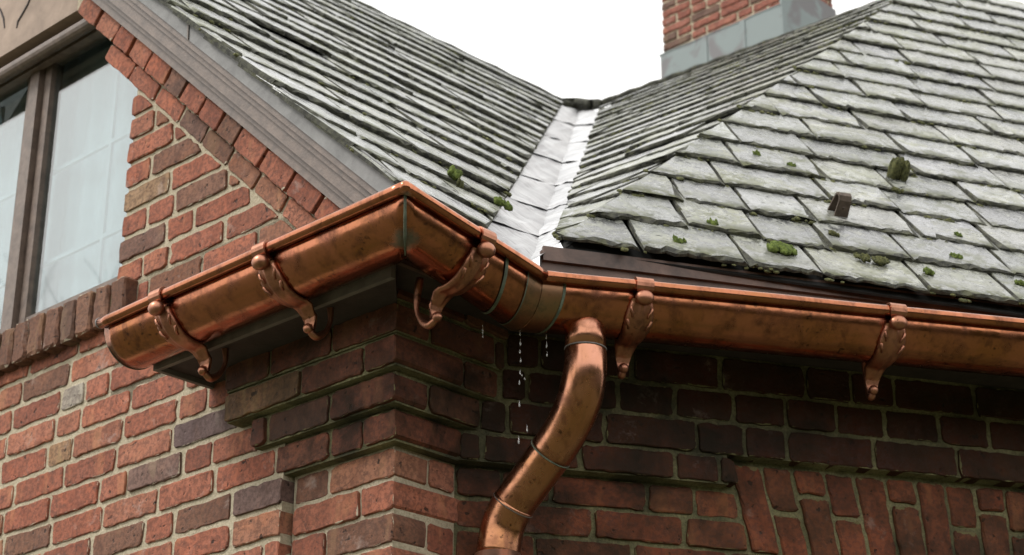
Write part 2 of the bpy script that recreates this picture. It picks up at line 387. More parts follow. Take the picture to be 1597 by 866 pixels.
# ------------------------------------------------------------------ bricks
def brick_geo(poly, depth, bev=.0032, jit=.0020, step=.020):
    P = []
    n = len(poly)
    for i in range(n):
        p, q = poly[i], poly[(i + 1) % n]; L = math.dist(p, q)
        if L < .006: P.append(p); continue
        k = max(1, int(L / step)); cc = min(.006, L * .2)
        for s in [cc / L] + [j / k for j in range(1, k)] + [1 - cc / L]:
            P.append((p[0] + (q[0] - p[0]) * s, p[1] + (q[1] - p[1]) * s))
    P = [(x + ru(-jit, jit), y + ru(-jit, jit)) for x, y in P]
    for i in range(len(P)):
        if rnd() < .16:                                   # chipped arrises
            k = ru(.015, .05); P[i] = (P[i][0] * (1 - k), P[i][1] * (1 - k * 1.6))
    m = len(P); I = []
    for i in range(m):
        a, b = P[i - 1], P[(i + 1) % m]; dx, dy = b[0] - a[0], b[1] - a[1]; L = math.hypot(dx, dy) or 1
        w = bev * ru(.5, 2.4); I.append((P[i][0] - dy / L * w, P[i][1] + dx / L * w))
    V = [(x, y, -depth) for x, y in P] + [(x, y, -bev * ru(.6, 1.8)) for x, y in P] + [(x, y, ru(-.0006, .0006)) for x, y in I]
    F = []
    for i in range(m):
        j = (i + 1) % m
        F.append((i, j, m + j, m + i)); F.append((m + i, m + j, 2 * m + j, 2 * m + i))
    F.append(tuple(range(2 * m, 3 * m)))
    return V, F
REDS = [(.38, .142, .088), (.36, .128, .078), (.39, .160, .100), (.33, .115, .070), (.36, .135, .084), (.36, .168, .104), (.30, .108, .068), (.37, .138, .086)]
ODD = [(.20, .10, .066), (.25, .115, .070), (.18, .10, .075), (.40, .23, .125)]
def brick_colour(odd=.07): 
    c = random.choice(ODD) if rnd() < odd else random.choice(REDS)
    k = ru(.85, 1.15); return tuple(q * k for q in c)
def add_brick(wall, base, U, n, poly, off, col=None, depth=.04, mat=None, name='brick', bev=.0015, jit=.0020):
    if len(poly) < 3: return None
    a = area(poly)
    if a < 0: poly = poly[::-1]; a = -a
    if a < .0004: return None
    cx = sum(p[0] for p in poly) / len(poly); cz = sum(p[1] for p in poly) / len(poly)
    V, F = brick_geo([(x - cx, z - cz) for x, z in poly], depth, bev, jit)
    o = link(name, mesh(name, V, F), mat or M_BRICK)
    n_ = nrm(n + U * ru(-.012, .012) + UP * ru(-.022, .022)); u_ = nrm(np.cross(UP, n_)); v_ = np.cross(n_, u_)
    setw(o, base + U * cx + UP * (cz - base[2]) + n * (off + ru(-.0022, .0022) * (1 if mat is None else 1.8)), u_, v_, n_, wall)
    c = col or brick_colour(); o.color = (*c, 1)
    return o
def rect(x0, x1, z0, z1): return [(x0, z0), (x1, z0), (x1, z1), (x0, z1)]

house = empty('brick_house', tuple(C))
house.location = (C[0], C[1], 0)
tag(house, 'red brick house with slate roofs, brown gable window and a chimney', 'house')
bpy.context.view_layer.update()
def hpart(name, mb_or_me, mat, smooth=False, mats=None):
    me = mesh(name, mb_or_me.v, mb_or_me.f, smooth) if isinstance(mb_or_me, MB) else mb_or_me
    o = link(name, me, mat, None, mats)
    o.parent = house; o.matrix_basis = house.matrix_basis.inverted()
    return o
def sub(name, mb, mat, parent, smooth=False):     # world-space mesh under a part that itself sits in world space
    o = link(name, mesh(name, mb.v, mb.f, smooth), mat); o.parent = parent
    return o

# ================================================================== GABLE WALL (left)
U1 = -d1                                           # rightwards along the gable wall
def w1(x, z, off=0.0): return C + U1 * x + UP * (z - C[2]) + n1 * off
AL = math.radians(42.7); TA, CA_, SA = math.tan(AL), math.cos(AL), math.sin(AL)
def rake_z(x, w): return 1.782 + Z0 + TA * (-x + .185) - w / CA_     # rake line moved down by w, in gable wall coordinates
def below_rake(w):                                 # clip args
    x0, x1 = -2.0, 0.0
    return left_of((x1, rake_z(x1, w)), (x0, rake_z(x0, w)))
WOFF = .03
JAMB = -1.04; SILLZ = 1.99 + Z0
mb = MB()
for poly in (rect(JAMB + .010, -.02, SILLZ - .35, 4.8), rect(-2.6, -.335, .6, 1.5302 + Z0), rect(-2.6, -.07, 1.5305 + Z0, SILLZ - .02), rect(-2.9, -2.35, SILLZ - .02, 5)):
    p = clip(poly, *below_rake(.135))
    if p: mb.prism([w1(x, z, WOFF - .0055) for x, z in p], -n1 * .25)
gable = hpart('gable_wall', mb, M_MORTAR)
GJ = 1.607 + Z0                                     # a bed joint on the gable wall
CH = .0725
for k in range(-10, 16):
    z0 = GJ + k * CH + .0068; z1 = GJ + (k + 1) * CH - .0068
    above = z0 > SILLZ - .05
    xl = JAMB if above else -2.05
    x = xl if above else xl - ru(0, .2)
    row = []
    first = above
    while x < .02:
        if first: w = .100 if k % 2 else .19
        else: w = ru(.197, .212) if rnd() < .76 else ru(.094, .104)
        first = False
        row.append((x, x + w)); x += w + .0140
    if abs((z0 + z1) / 2 - Z0 - 1.716) < .02:
        row = [q for (a, b) in row for q in (((a, (a + b) / 2 - .007), ((a + b) / 2 + .007, b)) if b - a > .15 and a < -1.17 < b else ((a, b),))]
    for (a, b) in row:
        zz_ = (z0 + z1) / 2 - Z0                            # the corner pier and its corbels stand here
        lim = -.333 if zz_ < 1.317 else -.366 if zz_ < 1.3895 else -.426 if zz_ < 1.462 else -.503 if zz_ < 1.62 else 9
        if lim < 0:
            if a > lim - .04: continue
            if b > lim - .052: b = lim
        if z0 > 1.84 + Z0 and z0 < SILLZ - .03 and a < -.95: 
            if b < -.955: continue
            a = max(a, -.945)
        p = clip(rect(a, b, z0, z1), *below_rake(.252))
        col = None
        czm = (z0 + z1) / 2 - Z0
        for (uu, zc, cc) in ((1.17, 1.716, (.42, .385, .32)), (.67, 1.498, (.16, .110, .105)), (1.24, 1.571, (.34, .205, .115)), (.43, 1.281, (.18, .115, .10)), (.86, 1.426, (.22, .135, .11)), (1.02, 2.21, (.36, .235, .14)), (.80, 2.14, (.24, .125, .085))):
            if abs(czm - zc) < .035 and a < -uu < b: col = cc
        add_brick(gable, C, U1, n1, p, WOFF, col)
# raked brick courses under the verge
def rake_row(w0, w1_, off, lens, xr, xl, odd):
    # bricks laid along the rake: s measured up the slope from x = xr
    s = 0.0
    ex = np.array([-CA_, SA]); ew = np.array([-SA, -CA_])
    o0 = np.array([xr, rake_z(xr, 0)])
    while True:
        L = lens()
        q = [o0 + ex * s + ew * w1_, o0 + ex * (s + L) + ew * w1_, o0 + ex * (s + L) + ew * w0, o0 + ex * s + ew * w0]
        s += L + .011
        if q[0][0] < xl: break
        add_brick(gable, C, U1, n1, [tuple(v) for v in q], off, brick_colour(odd), depth=.05)
rake_row(.128, .186, .062, lambda: ru(.085, .150), .0, -1.30, .2)
rake_row(.196, .244, .030, lambda: ru(.115, .165), .0, -1.13, .45)
mb = MB()
o0 = [(-.03, rake_z(-.03, .05)), (-.03, rake_z(-.03, .182)), (-1.33, rake_z(-1.33, .182)), (-1.33, rake_z(-1.33, .05))]
mb.prism([w1(x, z, .050) for x, z in o0], -n1 * .07)
rm = sub('mortar_bed', mb, M_MORTAR, gable)

# ---- window sill of bricks on edge
mb = MB(); SX = -.952
mb.prism([w1(x, z, .052) for x, z in rect(-2.4, SX - .006, SILLZ - .118, SILLZ - .014)], -n1 * .2)
sill = hpart('window_sill', mb, M_MORTAR_D)
x = SX
while x > -2.3:
    w = ru(.058, .066)
    add_brick(sill, C, U1, n1, rect(x - w, x, SILLZ - .128, SILLZ - .012), .066, random.choice([(.20, .10, .065), (.17, .085, .055), (.22, .115, .075), (.15, .085, .06)]), depth=.17, bev=.005)
    x -= w + .010

# ---- window
WG = -.055                                        # glass plane, behind the wall face
wf = MB()
def bar(mbx, x0, x1, z0, z1, o0, o1):
    mbx.box(w1(x0, z0, o0), U1 * (x1 - x0), UP * (z1 - z0), n1 * (o1 - o0))
HZ = 2.938 + Z0
win = MB()
bar(win, -2.35, -.90, HZ, HZ + .05, WG - .05, WG + .02)
bar(win, -2.35, -.98, SILLZ - .02, SILLZ + .05, WG - .06, WG + .02)
bar(win, -1.045, -.98, SILLZ + .05, HZ - .002, WG - .06, WG + .02)
window = hpart('window', win, M_PAINT)
mu = MB(); bar(mu, -1.660, -1.614, SILLZ + .03, HZ - .003, WG - .05, WG + .032); sub('mullion', mu, M_PAINT, window)
def sash(xa, xb):
    f = MB(); t = .032
    bar(f, xa, xa + t, SILLZ + .03, HZ - .004, WG - .02, WG + .014)
    bar(f, xb - t, xb, SILLZ + .03, HZ - .004, WG - .02, WG + .014)
    bar(f, xa + t + .0005, xb - t - .0005, HZ - .045, HZ - .004, WG - .02, WG + .012)
    bar(f, xa + t + .0005, xb - t - .0005, SILLZ + .03, SILLZ + .075, WG - .02, WG + .012)
    sub('sash_frame', f, M_PAINT, window)
    g = MB(); bar(g, xa + t - .004, xb - t + .004, SILLZ + .07, HZ - .040, WG - .006, WG - .002); sub('pane', g, M_GLASS, window)
sash(-1.608, -1.0455); sash(-2.34, -1.667)
gb = MB()
for xx in (-1.31, -1.92): bar(gb, xx - .006, xx + .006, SILLZ + .05, HZ - .05, WG - .045, WG - .035)
for zz in (.26, .56): bar(gb, -2.33, -1.05, SILLZ + zz - .006, SILLZ + zz + .006, WG - .046, WG - .0355)
sub('glazing_bar', gb, M_CURTAIN, window)
# sheer curtain with soft folds; parted at the far left
cu = MB(); nxx = 90; V = []; F = []
CZ_ = [SILLZ - .02 + (HZ + .14 - SILLZ) * q / 9 for q in range(10)]
for j, zz in enumerate(CZ_):
    for i in range(nxx + 1):
        xx = -2.30 + 1.26 * i / nxx
        part = max(0, (zz - HZ + .36) / .36)
        lo = -2.22 + .36 * part ** 1.2
        xx = max(xx, lo)
        V.append(w1(xx, zz, WG - .085 + .006 * math.sin(i * 1.1) + .004 * math.sin(i * .37)))
for j in range(9):
    for i in range(nxx):
        a = j * (nxx + 1) + i; F.append((a, a + 1, a + nxx + 2, a + nxx + 1))
cu.add(V, F); sub('curtain', cu, M_CURTAIN, window, True)
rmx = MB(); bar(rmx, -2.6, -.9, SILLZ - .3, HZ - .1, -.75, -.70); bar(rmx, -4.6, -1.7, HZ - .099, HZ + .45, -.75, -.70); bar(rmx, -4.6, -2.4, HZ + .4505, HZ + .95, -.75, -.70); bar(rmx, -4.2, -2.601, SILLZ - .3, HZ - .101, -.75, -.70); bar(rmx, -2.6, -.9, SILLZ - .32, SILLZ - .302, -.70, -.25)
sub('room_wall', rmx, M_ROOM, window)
# window head mouldings and the buff spandrel above
hd = MB()
hd.tube([w1(-2.5, 2.892 + Z0, .016), w1(-1.175, 2.892 + Z0, .016)], .021, 14)
hd.tube([w1(-2.5, 2.924 + Z0, -.004), w1(-1.215, 2.924 + Z0, -.004)], .009, 10)
bar(hd, -2.5, -1.17, 2.874 + Z0, 2.94 + Z0, -.030, -.006)
sub('head_moulding', hd, M_PAINT, window, False)
pn = MB(); p = clip(rect(-2.6, -1.0, 2.946 + Z0, 3.9 + Z0), *below_rake(.13))
pn.prism([w1(x, z, .035) for x, z in p], -n1 * .1)
panel = hpart('spandrel_panel', pn, M_PANEL)
cv = MB()
for arc in (((52, -14), (43, 8), (34, 24), (28, 34), (26, 44)), ((-10, 2), (1, 16), (6, 30), (7, 44))):
    pts = [at(x, y, C + n1 * .036, n1) for x, y in arc]
    cv.tube(pts, [.0035] * (len(pts) - 1) + [.002], 6)
sub('carved_groove', cv, M_SOFFIT, panel)

# ---- verge boards along the rake
def rake_bar(mbx, w0, w1_, o0, o1, x0=.22, x1=-2.9):
    q = [(x0, rake_z(x0, w1_)), (x0, rake_z(x0, w0)), (x1, rake_z(x1, w0)), (x1, rake_z(x1, w1_))]
    mbx.prism([w1(x, z, o0) for x, z in q], n1 * (o1 - o0))
vg = MB(); rake_bar(vg, -.005, .036, .02, .168, .2); rake_bar(vg, .0365, .052, .02, .150, .14)
verge = hpart('verge_board', vg, M_PAINT)
ld = MB(); rake_bar(ld, -.030, .020, .1685, .180, .2); sub('lead_strip', ld, M_LEAD, verge)
sm_ = MB()
for xs_ in (-.60, -1.5): sm_.prism([w1(x, z, .1802) for x, z in ((xs_, rake_z(xs_, .020)), (xs_ - .006, rake_z(xs_ - .006, .020)), (xs_ - .010, rake_z(xs_ - .010, -.028)), (xs_ - .004, rake_z(xs_ - .004, -.028)))], n1 * .003)
sub('lead_lap', sm_, M_DARKMETAL, verge)
m1 = MB(); rake_bar(m1, .0525, .082, .02, .135, .08); sub('moulding', m1, M_PAINT, verge)
m2 = MB(); rake_bar(m2, .0825, .098, .02, .110, .05); sub('moulding', m2, M_PAINT, verge)
m3 = MB(); rake_bar(m3, .0985, .124, .02, .088, .03); sub('moulding', m3, M_PAINT, verge)

# ================================================================== CORNER PIER, RETURN WALL AND CORBELS
def w2(y, z, off=0.0): return C + d2 * y + UP * (z - C[2]) + n2 * off
LD = .187                                          # return wall length to the inner corner
pc = MB()
def ring_core(mbx, uL, off, z0, z1, c3=0.0):
    yE = (off * .87 - c3) / .504 + .02
    P = [C - U1 * uL + n1 * off, C + (n1 + n2) * off, D + n2 * off + d2 * yE, D + d2 * (yE + .05) - n2 * .3, C - U1 * uL - n1 * .2]
    mbx.prism([np.array([q[0], q[1], z0]) for q in P], UP * (z1 - z0))
ring_core(pc, .330, -.0055, .5, 1.317 + Z0)
pier = hpart('corner_pier', pc, M_MORTAR)
PH = .0725; PZ = 1.317 + Z0
def ring_course(par, k, z0, z1, off, uL, mat, colf, lens):
    # front face (gable side)
    z0 += .005; z1 -= .005
    odd = k % 2
    x = off; first = True
    while x > -uL + .02:
        w = (.205 if odd else .098) if first else lens()
        a = max(x - w, -uL)
        if a - (-uL) < .05: a = -uL
        add_brick(par, C, U1, n1, rect(a, x, z0, z1), off, colf(), depth=(.098 if odd else .205) if first else .06, mat=mat, bev=.0015)
        x = a - .0105; first = False
    y = -off + (.098 if odd else .205) + .010
    end = LD - .004 + (off * .87 - (.036 if z0 > 1.316 + Z0 else 0.0)) / .504
    while y < end - .02:
        w = lens(); b = min(y + w, end)
        add_brick(par, C, d2, n2, rect(y, b, z0, z1), off, colf(), depth=.06, mat=mat, bev=.0015)
        y = b + .0105
def lens_mix(): return ru(.195, .21) if rnd() < .6 else ru(.094, .104)
for k in range(-9, 0):
    ring_course(pier, k, PZ + k * PH, PZ + (k + 1) * PH, 0.0, .322, M_BRICK, lambda: brick_colour(.12), lens_mix)
cb = MB()
CORB = [(0, .030, .36), (1, .054, .42), (2, .078, .495), (3, .084, .495), (4, .088, .495)]
for k, off, uL in CORB: ring_core(cb, uL - .004, off - .0085, PZ + k * PH + (.0015 if k else 0), PZ + (k + 1) * PH + .001, .036)
corbel = hpart('brick_corbel', cb, M_MORTAR_D)
for k, off, uL in CORB:
    ring_course(corbel, k, PZ + k * PH, PZ + (k + 1) * PH, off, uL, M_DAMP_SHADE, lambda: tuple(q * (.52 if k else .9) for q in brick_colour(.3)), lens_mix)  # courses above the lowest are painted darker to deepen the eave shade

# ================================================================== LONG WALL (right)
def w3(x, z, off=0.0): return D + d3 * x + UP * (z - D[2]) + n3 * off
mb = MB(); CB3 = .036; ATOP = 1.385 + Z0
mb.prism([w3(x, z, -.0055) for x, z in rect(-.15, 2.6, .5, 1.66 + Z0)], -n3 * .25)
mb.prism([w3(x, z, CB3 - .0065) for x, z in rect(-.02, 2.6, ATOP + .005, 1.632 + Z0)], -n3 * (CB3 + .002))
mb.prism([w3(x, z, CB3 - .0065) for x, z in rect(-.02, .636, 1.319 + Z0, ATOP + .0045)], -n3 * (CB3 + .002))
long_wall = hpart('long_wall', mb, M_MORTAR_D)
XC, DEP = 1.46, 3.7
def vx(xt, z): return xt + (XC - xt) * (ATOP - z) / DEP
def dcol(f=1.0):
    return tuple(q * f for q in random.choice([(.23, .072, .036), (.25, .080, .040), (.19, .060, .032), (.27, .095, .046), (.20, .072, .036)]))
J3 = [1.385 - .068 - .0725 * i for i in range(9)][::-1]
rows = [(J3[i] + Z0, J3[i + 1] + Z0) for i in range(len(J3) - 1)]
rows += [(1.317 + Z0, 1.385 + Z0), (1.385 + Z0, 1.466 + Z0), (1.466 + Z0, 1.545 + Z0), (1.545 + Z0, 1.63 + Z0)]
for k, (z0, z1) in enumerate(rows):
    up_ = z1 > 1.39 + Z0; cor = z0 > 1.31 + Z0
    x = -.02 - ru(0, .12); end = 2.35 if up_ else .70
    allh = abs(z0 - 1.466 - Z0) < .01
    while x < end:
        w = ru(.108, .135) if (allh and x > .3) else (ru(.205, .222) if rnd() < .68 else ru(.096, .108))
        o_ = 0 if not cor else {1317: .030, 1385: .054, 1466: .078, 1545: .084}[round((z0 - Z0) * 1000)]
        x0_ = max(x, (o_ - .87 * (CB3 if cor else 0.0)) / .504 + .004)
        if x + w - x0_ < .02: x += w + .0105; continue
        poly = rect(x0_, x + w, z0 + .005, z1 - .005)
        if not up_: poly = clip(poly, *left_of((vx(.648, z0 - .1), z0 - .1), (vx(.648, z1 + .1), z1 + .1)))
        f = .92 if not cor else .50 if z0 < 1.38 + Z0 else .25  # brick colour dimmed towards the soffit, painting in the eave shade
        if poly and max(p[0] for p in poly) - min(p[0] for p in poly) > .015:
            add_brick(long_wall, D, d3, n3, poly, CB3 if cor else 0.0, dcol(f), mat=M_DAMP_SHADE, depth=.05, bev=.0015)
        x += w + .0105
# gauged flat arch over the opening below
xt = .656; i = 0
while xt < 2.2:
    wv = ru(.066, .072); z = ATOP - .006; lens = [.10, .205] if i % 2 else [.205, .205]
    if i % 3 == 2: lens = [.055, .205, .1]
    for L in lens:
        za = z - L
        poly = [(vx(xt, za), za), (vx(xt + wv, za), za), (vx(xt + wv, z), z), (vx(xt, z), z)]
        add_brick(long_wall, D, d3, n3, poly, .002, dcol(1.0), mat=M_DAMP_SHADE, depth=.05, bev=.003, name='brick')
        z = za - .010
    xt += wv + .0100; i += 1

# ------------------------------------------------------------------ roof survey points
A0 = CAM + np.array([-.2519, 3.6389, 1.7636])                # placed again below from the rake
A0 = at(612, 302, C + n1 * .2, n1)
def plane_n(pit): 
    v = d1 * math.cos(math.radians(pit)) + UP * math.sin(math.radians(pit)); N = nrm(np.cross(v, d2)); return N if N[2] > 0 else -N
NA, NB = plane_n(43), plane_n(45)
B0 = at(832, 400, A0, NB); P0 = at(904, 174, A0, NB)
E1 = at(750, 374, A0, NB); P1 = at(875, 166, A0, NB)
ZR = P0[2]
vr = d1 * math.cos(math.radians(43)) + UP * math.sin(math.radians(43))
APEX = A0 + vr * ((ZR - A0[2]) / vr[2])
H1 = atz(1443, -20, ZR)
N2 = nrm(np.cross(P0 - B0, H1 - P0)); N2 = N2 if N2[2] > 0 else -N2
H0 = at(879, 386, B0, N2); E2 = at(873, 376, B0, N2); P2 = at(938, 173, B0, N2)
N3 = nrm(np.cross(H1 - H0, d3)); N3 = N3 if N3[2] > 0 else -N3
R0 = at(1760, 512, H0, N3); R1 = at(1760, 47, H0, N3)

HOFF = np.dot(H0 - D, n3); FTOP = H0[2] + (HOFF - .214) + .001
# ================================================================== EAVES: soffit and fascia
SOF = 1.600 + Z0; FO = .190; BOXU = .599
bis23 = (n2 + n3) / (1 + np.dot(n2, n3))
def lev(P, z): return np.array([P[0], P[1], z])
fa_pts = [C + d1 * BOXU + n1 * FO, C + (n1 + n2) * FO, D + bis23 * FO, D + bis23 * FO + d3 * 2.4]
so = MB()
so.prism([lev(P, SOF) for P in (fa_pts[0], fa_pts[1], C - (n1 + n2) * .0, C + d1 * BOXU + n1 * .02)], UP * .02)
so.prism([lev(P, SOF + .031) for P in (fa_pts[1], fa_pts[2], D - bis23 * .05, C - (n1 + n2) * .05)], UP * .02)
so.prism([lev(P, SOF + .032) for P in (fa_pts[2], fa_pts[3], fa_pts[3] - n3 * .3, D - bis23 * .1)], UP * .02)
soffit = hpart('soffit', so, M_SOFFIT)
fb = MB()
def wall_strip(mbx, P, Q, nn, th, z0, z1): mbx.prism([lev(P, z0), lev(Q, z0), lev(Q + nn * th, z0), lev(P + nn * th, z0)], UP * (z1 - z0))
wall_strip(fb, fa_pts[0], fa_pts[1], n1, .012, SOF - .012, 1.70 + Z0)
box_edge = hpart('eave_return_board', fb, M_BOXEDGE)
fb = MB(); wall_strip(fb, C + d1 * (BOXU + .012) + n1 * .02, fa_pts[0] + d1 * .012 + n1 * .012, -d1, .012, SOF - .012, 1.70 + Z0)
fb.prism([lev(P, 1.70 + Z0) for P in (fa_pts[0] + n1 * .012 + d1 * .012, fa_pts[1] + n1 * .012, C, C + d1 * BOXU + n1 * .02 + d1 * .012)], UP * .012)
hpart('eave_return_cap', fb, M_BOXEDGE)
fb = MB(); wall_strip(fb, fa_pts[1], fa_pts[2], n2, .012, SOF + .022, 1.70 + Z0); wall_strip(fb, fa_pts[2], fa_pts[2] + d3 * .085, n3, .012, SOF + .022, 1.70 + Z0); wall_strip(fb, fa_pts[2] + d3 * .0855, fa_pts[3], n3, .012, SOF + .022, FTOP - .006)
fascia = hpart('fascia_board', fb, M_FASCIA)
fb = MB(); wall_strip(fb, fa_pts[2] + d3 * .087 + n3 * .0125, fa_pts[3] + n3 * .0125, n3, .010, FTOP - .034, FTOP); sub('fascia_moulding', fb, M_FASCIA, fascia)

# ================================================================== ROOFS
def slate_colour():
    g = random.choice([.13, .16, .185, .22, .11]); k = ru(.9, 1.1)
    return random.choice([(g * k, g * k * 1.02, g * k * 1.03), (g * k * 1.0, g * k, g * k * 1.07), (g * 1.05, g * 1.04, g * .98)])
def slate_geo(poly_in, th, lift, L, ragged=.013):
    poly = poly_in; P = []; n = len(poly)
    for i in range(n):
        p, q = poly[i], poly[(i + 1) % n]; Ls = math.dist(p, q)
        low = p[1] < .02 and q[1] < .02
        k = max(1, int(Ls / (.017 if low else .09)))
        for j in range(k):
            s = j / k; x, y = p[0] + (q[0] - p[0]) * s, p[1] + (q[1] - p[1]) * s
            if low:
                r = ragged * (1.9 if (j == 0) else 1.0)
                y += ru(-.2, 1.0) * r + (.010 * rnd() if rnd() < .10 else 0); x += ru(-.003, .003)
            else: x += ru(-.0025, .0025)
            P.append((x, y))
    m = len(P)
    V = []; 
    for x, y in P: V.append((x, y, lift * (1 - y / L)))
    for x, y in P: V.append((x, y, lift * (1 - y / L) + th * (ru(.25, 1.1) if y < .03 else ru(.75, 1.15))))
    I = []
    for i in range(m):
        a, b = P[i - 1], P[(i + 1) % m]; dx, dy = b[0] - a[0], b[1] - a[1]; l = math.hypot(dx, dy) or 1
        w = (ru(.002, .010) if rnd() < .75 else ru(.012, .024)) if P[i][1] < .03 else ru(.001, .004)
        x, y = P[i][0] - dy / l * w, P[i][1] + dx / l * w
        I.append((x, y, lift * (1 - y / L) + th * ru(1.1, 1.25)))
    V += I
    F = []; mi = []
    for i in range(m):
        j = (i + 1) % m
        F.append((i, j, m + j, m + i)); mi.append(1)
        F.append((m + i, m + j, 2 * m + j, 2 * m + i)); mi.append(1 if P[i][1] < .03 or rnd() < .5 else 0)
    F.append(tuple(range(2 * m, 3 * m))); mi.append(0)
    return V, F, mi
MOSSY = []
def roof(name, c00, c10, c11, c01, nk, wr, th, pow_=1.0, jit=.009, left_ext=0, right_ext=0, label=None, gap=.0065):
    """c00-c10 eave left to right, c01-c11 ridge left to right"""
    dk = MB(); nn = nrm(np.cross(c10 - c00, c01 - c00)) if np.linalg.norm(c10 - c00) > .1 else nrm(np.cross(c11 - c01, c01 - c00))
    if nn[2] < 0: nn = -nn
    k00, k01 = (c00 + d2 * .05, c01 + d2 * .05) if name == 'roof_slope' and left_ext < 0 else (c00, c01)
    dk.add([k00 - nn * .004, c10 - nn * .004, c11 - nn * .004, k01 - nn * .004, k00 - nn * .010, c10 - nn * .010, c11 - nn * .010, k01 - nn * .010],
           [(0, 1, 2, 3), (7, 6, 5, 4), (0, 4, 5, 1), (1, 5, 6, 2), (2, 6, 7, 3), (3, 7, 4, 0)])
    deck = hpart(name, dk, M_DECK)
    if label: deck['label'] = label
    for k in range(nk):
        t0, t1 = (k / nk) ** pow_, ((k + 1) / nk) ** pow_
        L0, R_0 = c00 + (c01 - c00) * t0, c10 + (c11 - c10) * t0
        L1, R_1 = c00 + (c01 - c00) * t1, c10 + (c11 - c10) * t1
        ex = R_0 - L0
        if np.linalg.norm(ex) < .12: ex = R_1 - L1
        ex = nrm(ex)
        mid = (L1 + R_1 - L0 - R_0) / 2; ey = mid - ex * np.dot(mid, ex)
        ey = nrm(ey); ez = np.cross(ex, ey)
        def loc(P): q = P - L0; return (np.dot(q, ex), np.dot(q, ey))
        l0, l1, r0, r1 = (0, 0), loc(L1), loc(R_0), loc(R_1)
        expo = max(l1[1], r1[1]); Ls = expo * 1.75
        lm = (l0[0] - left_ext, l0[1]), (l1[0] - left_ext, l1[1])
        rm_ = (r0[0] + right_ext, r0[1]), (r1[0] + right_ext, r1[1])
        xs = min(lm[0][0], lm[1][0] + (lm[1][0] - lm[0][0]) * .8) - ru(.0, wr[0] * .8); xe = max(rm_[0][0], rm_[1][0] + (rm_[1][0] - rm_[0][0]) * .8)
        x = xs
        while x < xe:
            w = ru(*wr)
            y0 = ru(-jit, jit); sk = ru(-.004, .004)
            poly = [(x + gap * rnd(), y0 - sk), (x + w - gap * rnd(), y0 + sk), (x + w - gap, y0 + Ls), (x + gap, y0 + Ls)]
            if k >= nk - 1: poly = clip(poly, 0, 1, max(l1[1], r1[1]) + .01)
            poly = clip(poly, *left_of(lm[1], lm[0])) if poly else poly           # keep right of the left boundary
            poly = clip(poly, *left_of(rm_[0], rm_[1])) if poly else poly
            x += w
            if len(poly) < 3 or area(poly) < .0012: continue
            tt = th * ru(.65, 1.2)
            V, F, mi = slate_geo(poly, tt, th * 1.8, Ls)
            cx = sum(p[0] for p in poly) / len(poly)
            V = [(a - cx, b, c) for a, b, c in V]
            o = link('slate', mesh('slate', V, F, False, mi), None, None, [M_SLATE, M_EDGE])
            low_x = [p[0] for p in poly if p[1] < .02]
            if rnd() < .75 and low_x:
                xa, xb = min(low_x), max(low_x); bx_ = ru(xa, xb)
                for q in range(random.choice((3, 4, 6, 9, 14))):
                    side = rnd() < .35
                    px_ = xa + .004 if side else min(xb - .004, max(xa + .004, bx_ + ru(-.035, .035)))
                    MOSSY.append((L0 + ex * px_ + ey * (y0 + ru(-.004, .05 if side else .004)) + ez * (th * 1.8 + (th * ru(-.4, .7) if not side else .0)), ex, ey, ez))
            tw = ru(-.006, .006)
            ex2 = nrm(ex + ez * tw); ez2 = np.cross(ex2, ey); ey2 = np.cross(ez2, ex2)
            setw(o, L0 + ex * cx + ez * (ru(0, .0025) if rnd() < .85 else ru(.003, .006)), ex2, ey2, ez2, deck)
            o.color = (*slate_colour(), 1)
    return deck
r1 = roof('roof_slope', A0, E1, P1, APEX, 19, (.17, .34), .0105, label='roof slope of the gable wing left of the valley', left_ext=-.0001)
r2 = roof('roof_slope', E2, H0, H1, P2, 20, (.15, .30), .0095, label='narrow roof slope between the valley and the hip', right_ext=.004)
r3 = roof('roof_slope', H0, R0, R1, H1, 20, (.17, .31), .0092, label='broad roof slope of large slates above the long gutter', left_ext=.018)

# ---- valley of overlapping bright sheets
vl = MB(); off = .006
vl.add([B0 - N2 * .004, E1 - NB * .004, P1 - NB * .004, P0, P2 - N2 * .004, E2 - N2 * .004], [(0, 3, 2, 1), (0, 5, 4, 3)])
valley = hpart('roof_valley', vl, M_DECK)
def lerp(a, b, t): return a + (b - a) * t
cuts = [-.03, .06, .17, .30, .45, .62, .80, 1.0]
for i in range(len(cuts) - 1):
    for side in (0, 1):
        m = MB(); V = []; a, b = cuts[i], min(1.0, cuts[i + 1] + .012)
        ea, eb, nn = (E1, P1, NB) if side == 0 else (E2, P2, N2)
        for j in range(7):
            t = a + (b - a) * j / 6
            for s in range(5):
                q = s / 4 * 1.06
                lo = lerp(lerp(B0, P0, t), lerp(ea, eb, t), q)
                V.append(lo + nn * (.004 + .0035 * (1 - j / 6) + .007 * mnoise.noise(Vector((i * 3.1 + j * 1.3, s * .9, side * 5.)))))
        F = [(j * 5 + s, j * 5 + s + 1, j * 5 + s + 6, j * 5 + s + 5) for j in range(6) for s in range(4)]
        if side == 0: F = [f[::-1] for f in F]
        m.add(V, F); sub('valley_sheet', m, M_TIN, valley, True)
cp = MB()
for (P, Q) in ((lerp(P0, APEX, .03), P0 + (P2 - P0) * .6), ):
    cp.tube([P + UP * .01, P0 + UP * .035 + n1 * .02, P0 + UP * .03 + (P2 - P0) * .5, lerp(P0, H1, .06) + UP * .01], [.02, .028, .028, .02], 10)
sub('saddle_cap', cp, M_EDGE, valley, True)
rc = MB(); rc.tube([lerp(P0, APEX, t) + UP * (.0 + .004 * math.sin(t * 90)) for t in np.linspace(0.0, 1, 40)], .022, 8)
hpart('ridge_capping', rc, M_EDGE)
rc = MB(); rc.tube([lerp(P0, H1, t) + UP * (.0 + .004 * math.sin(t * 90)) for t in np.linspace(0.03, 1, 30)], .018, 8)
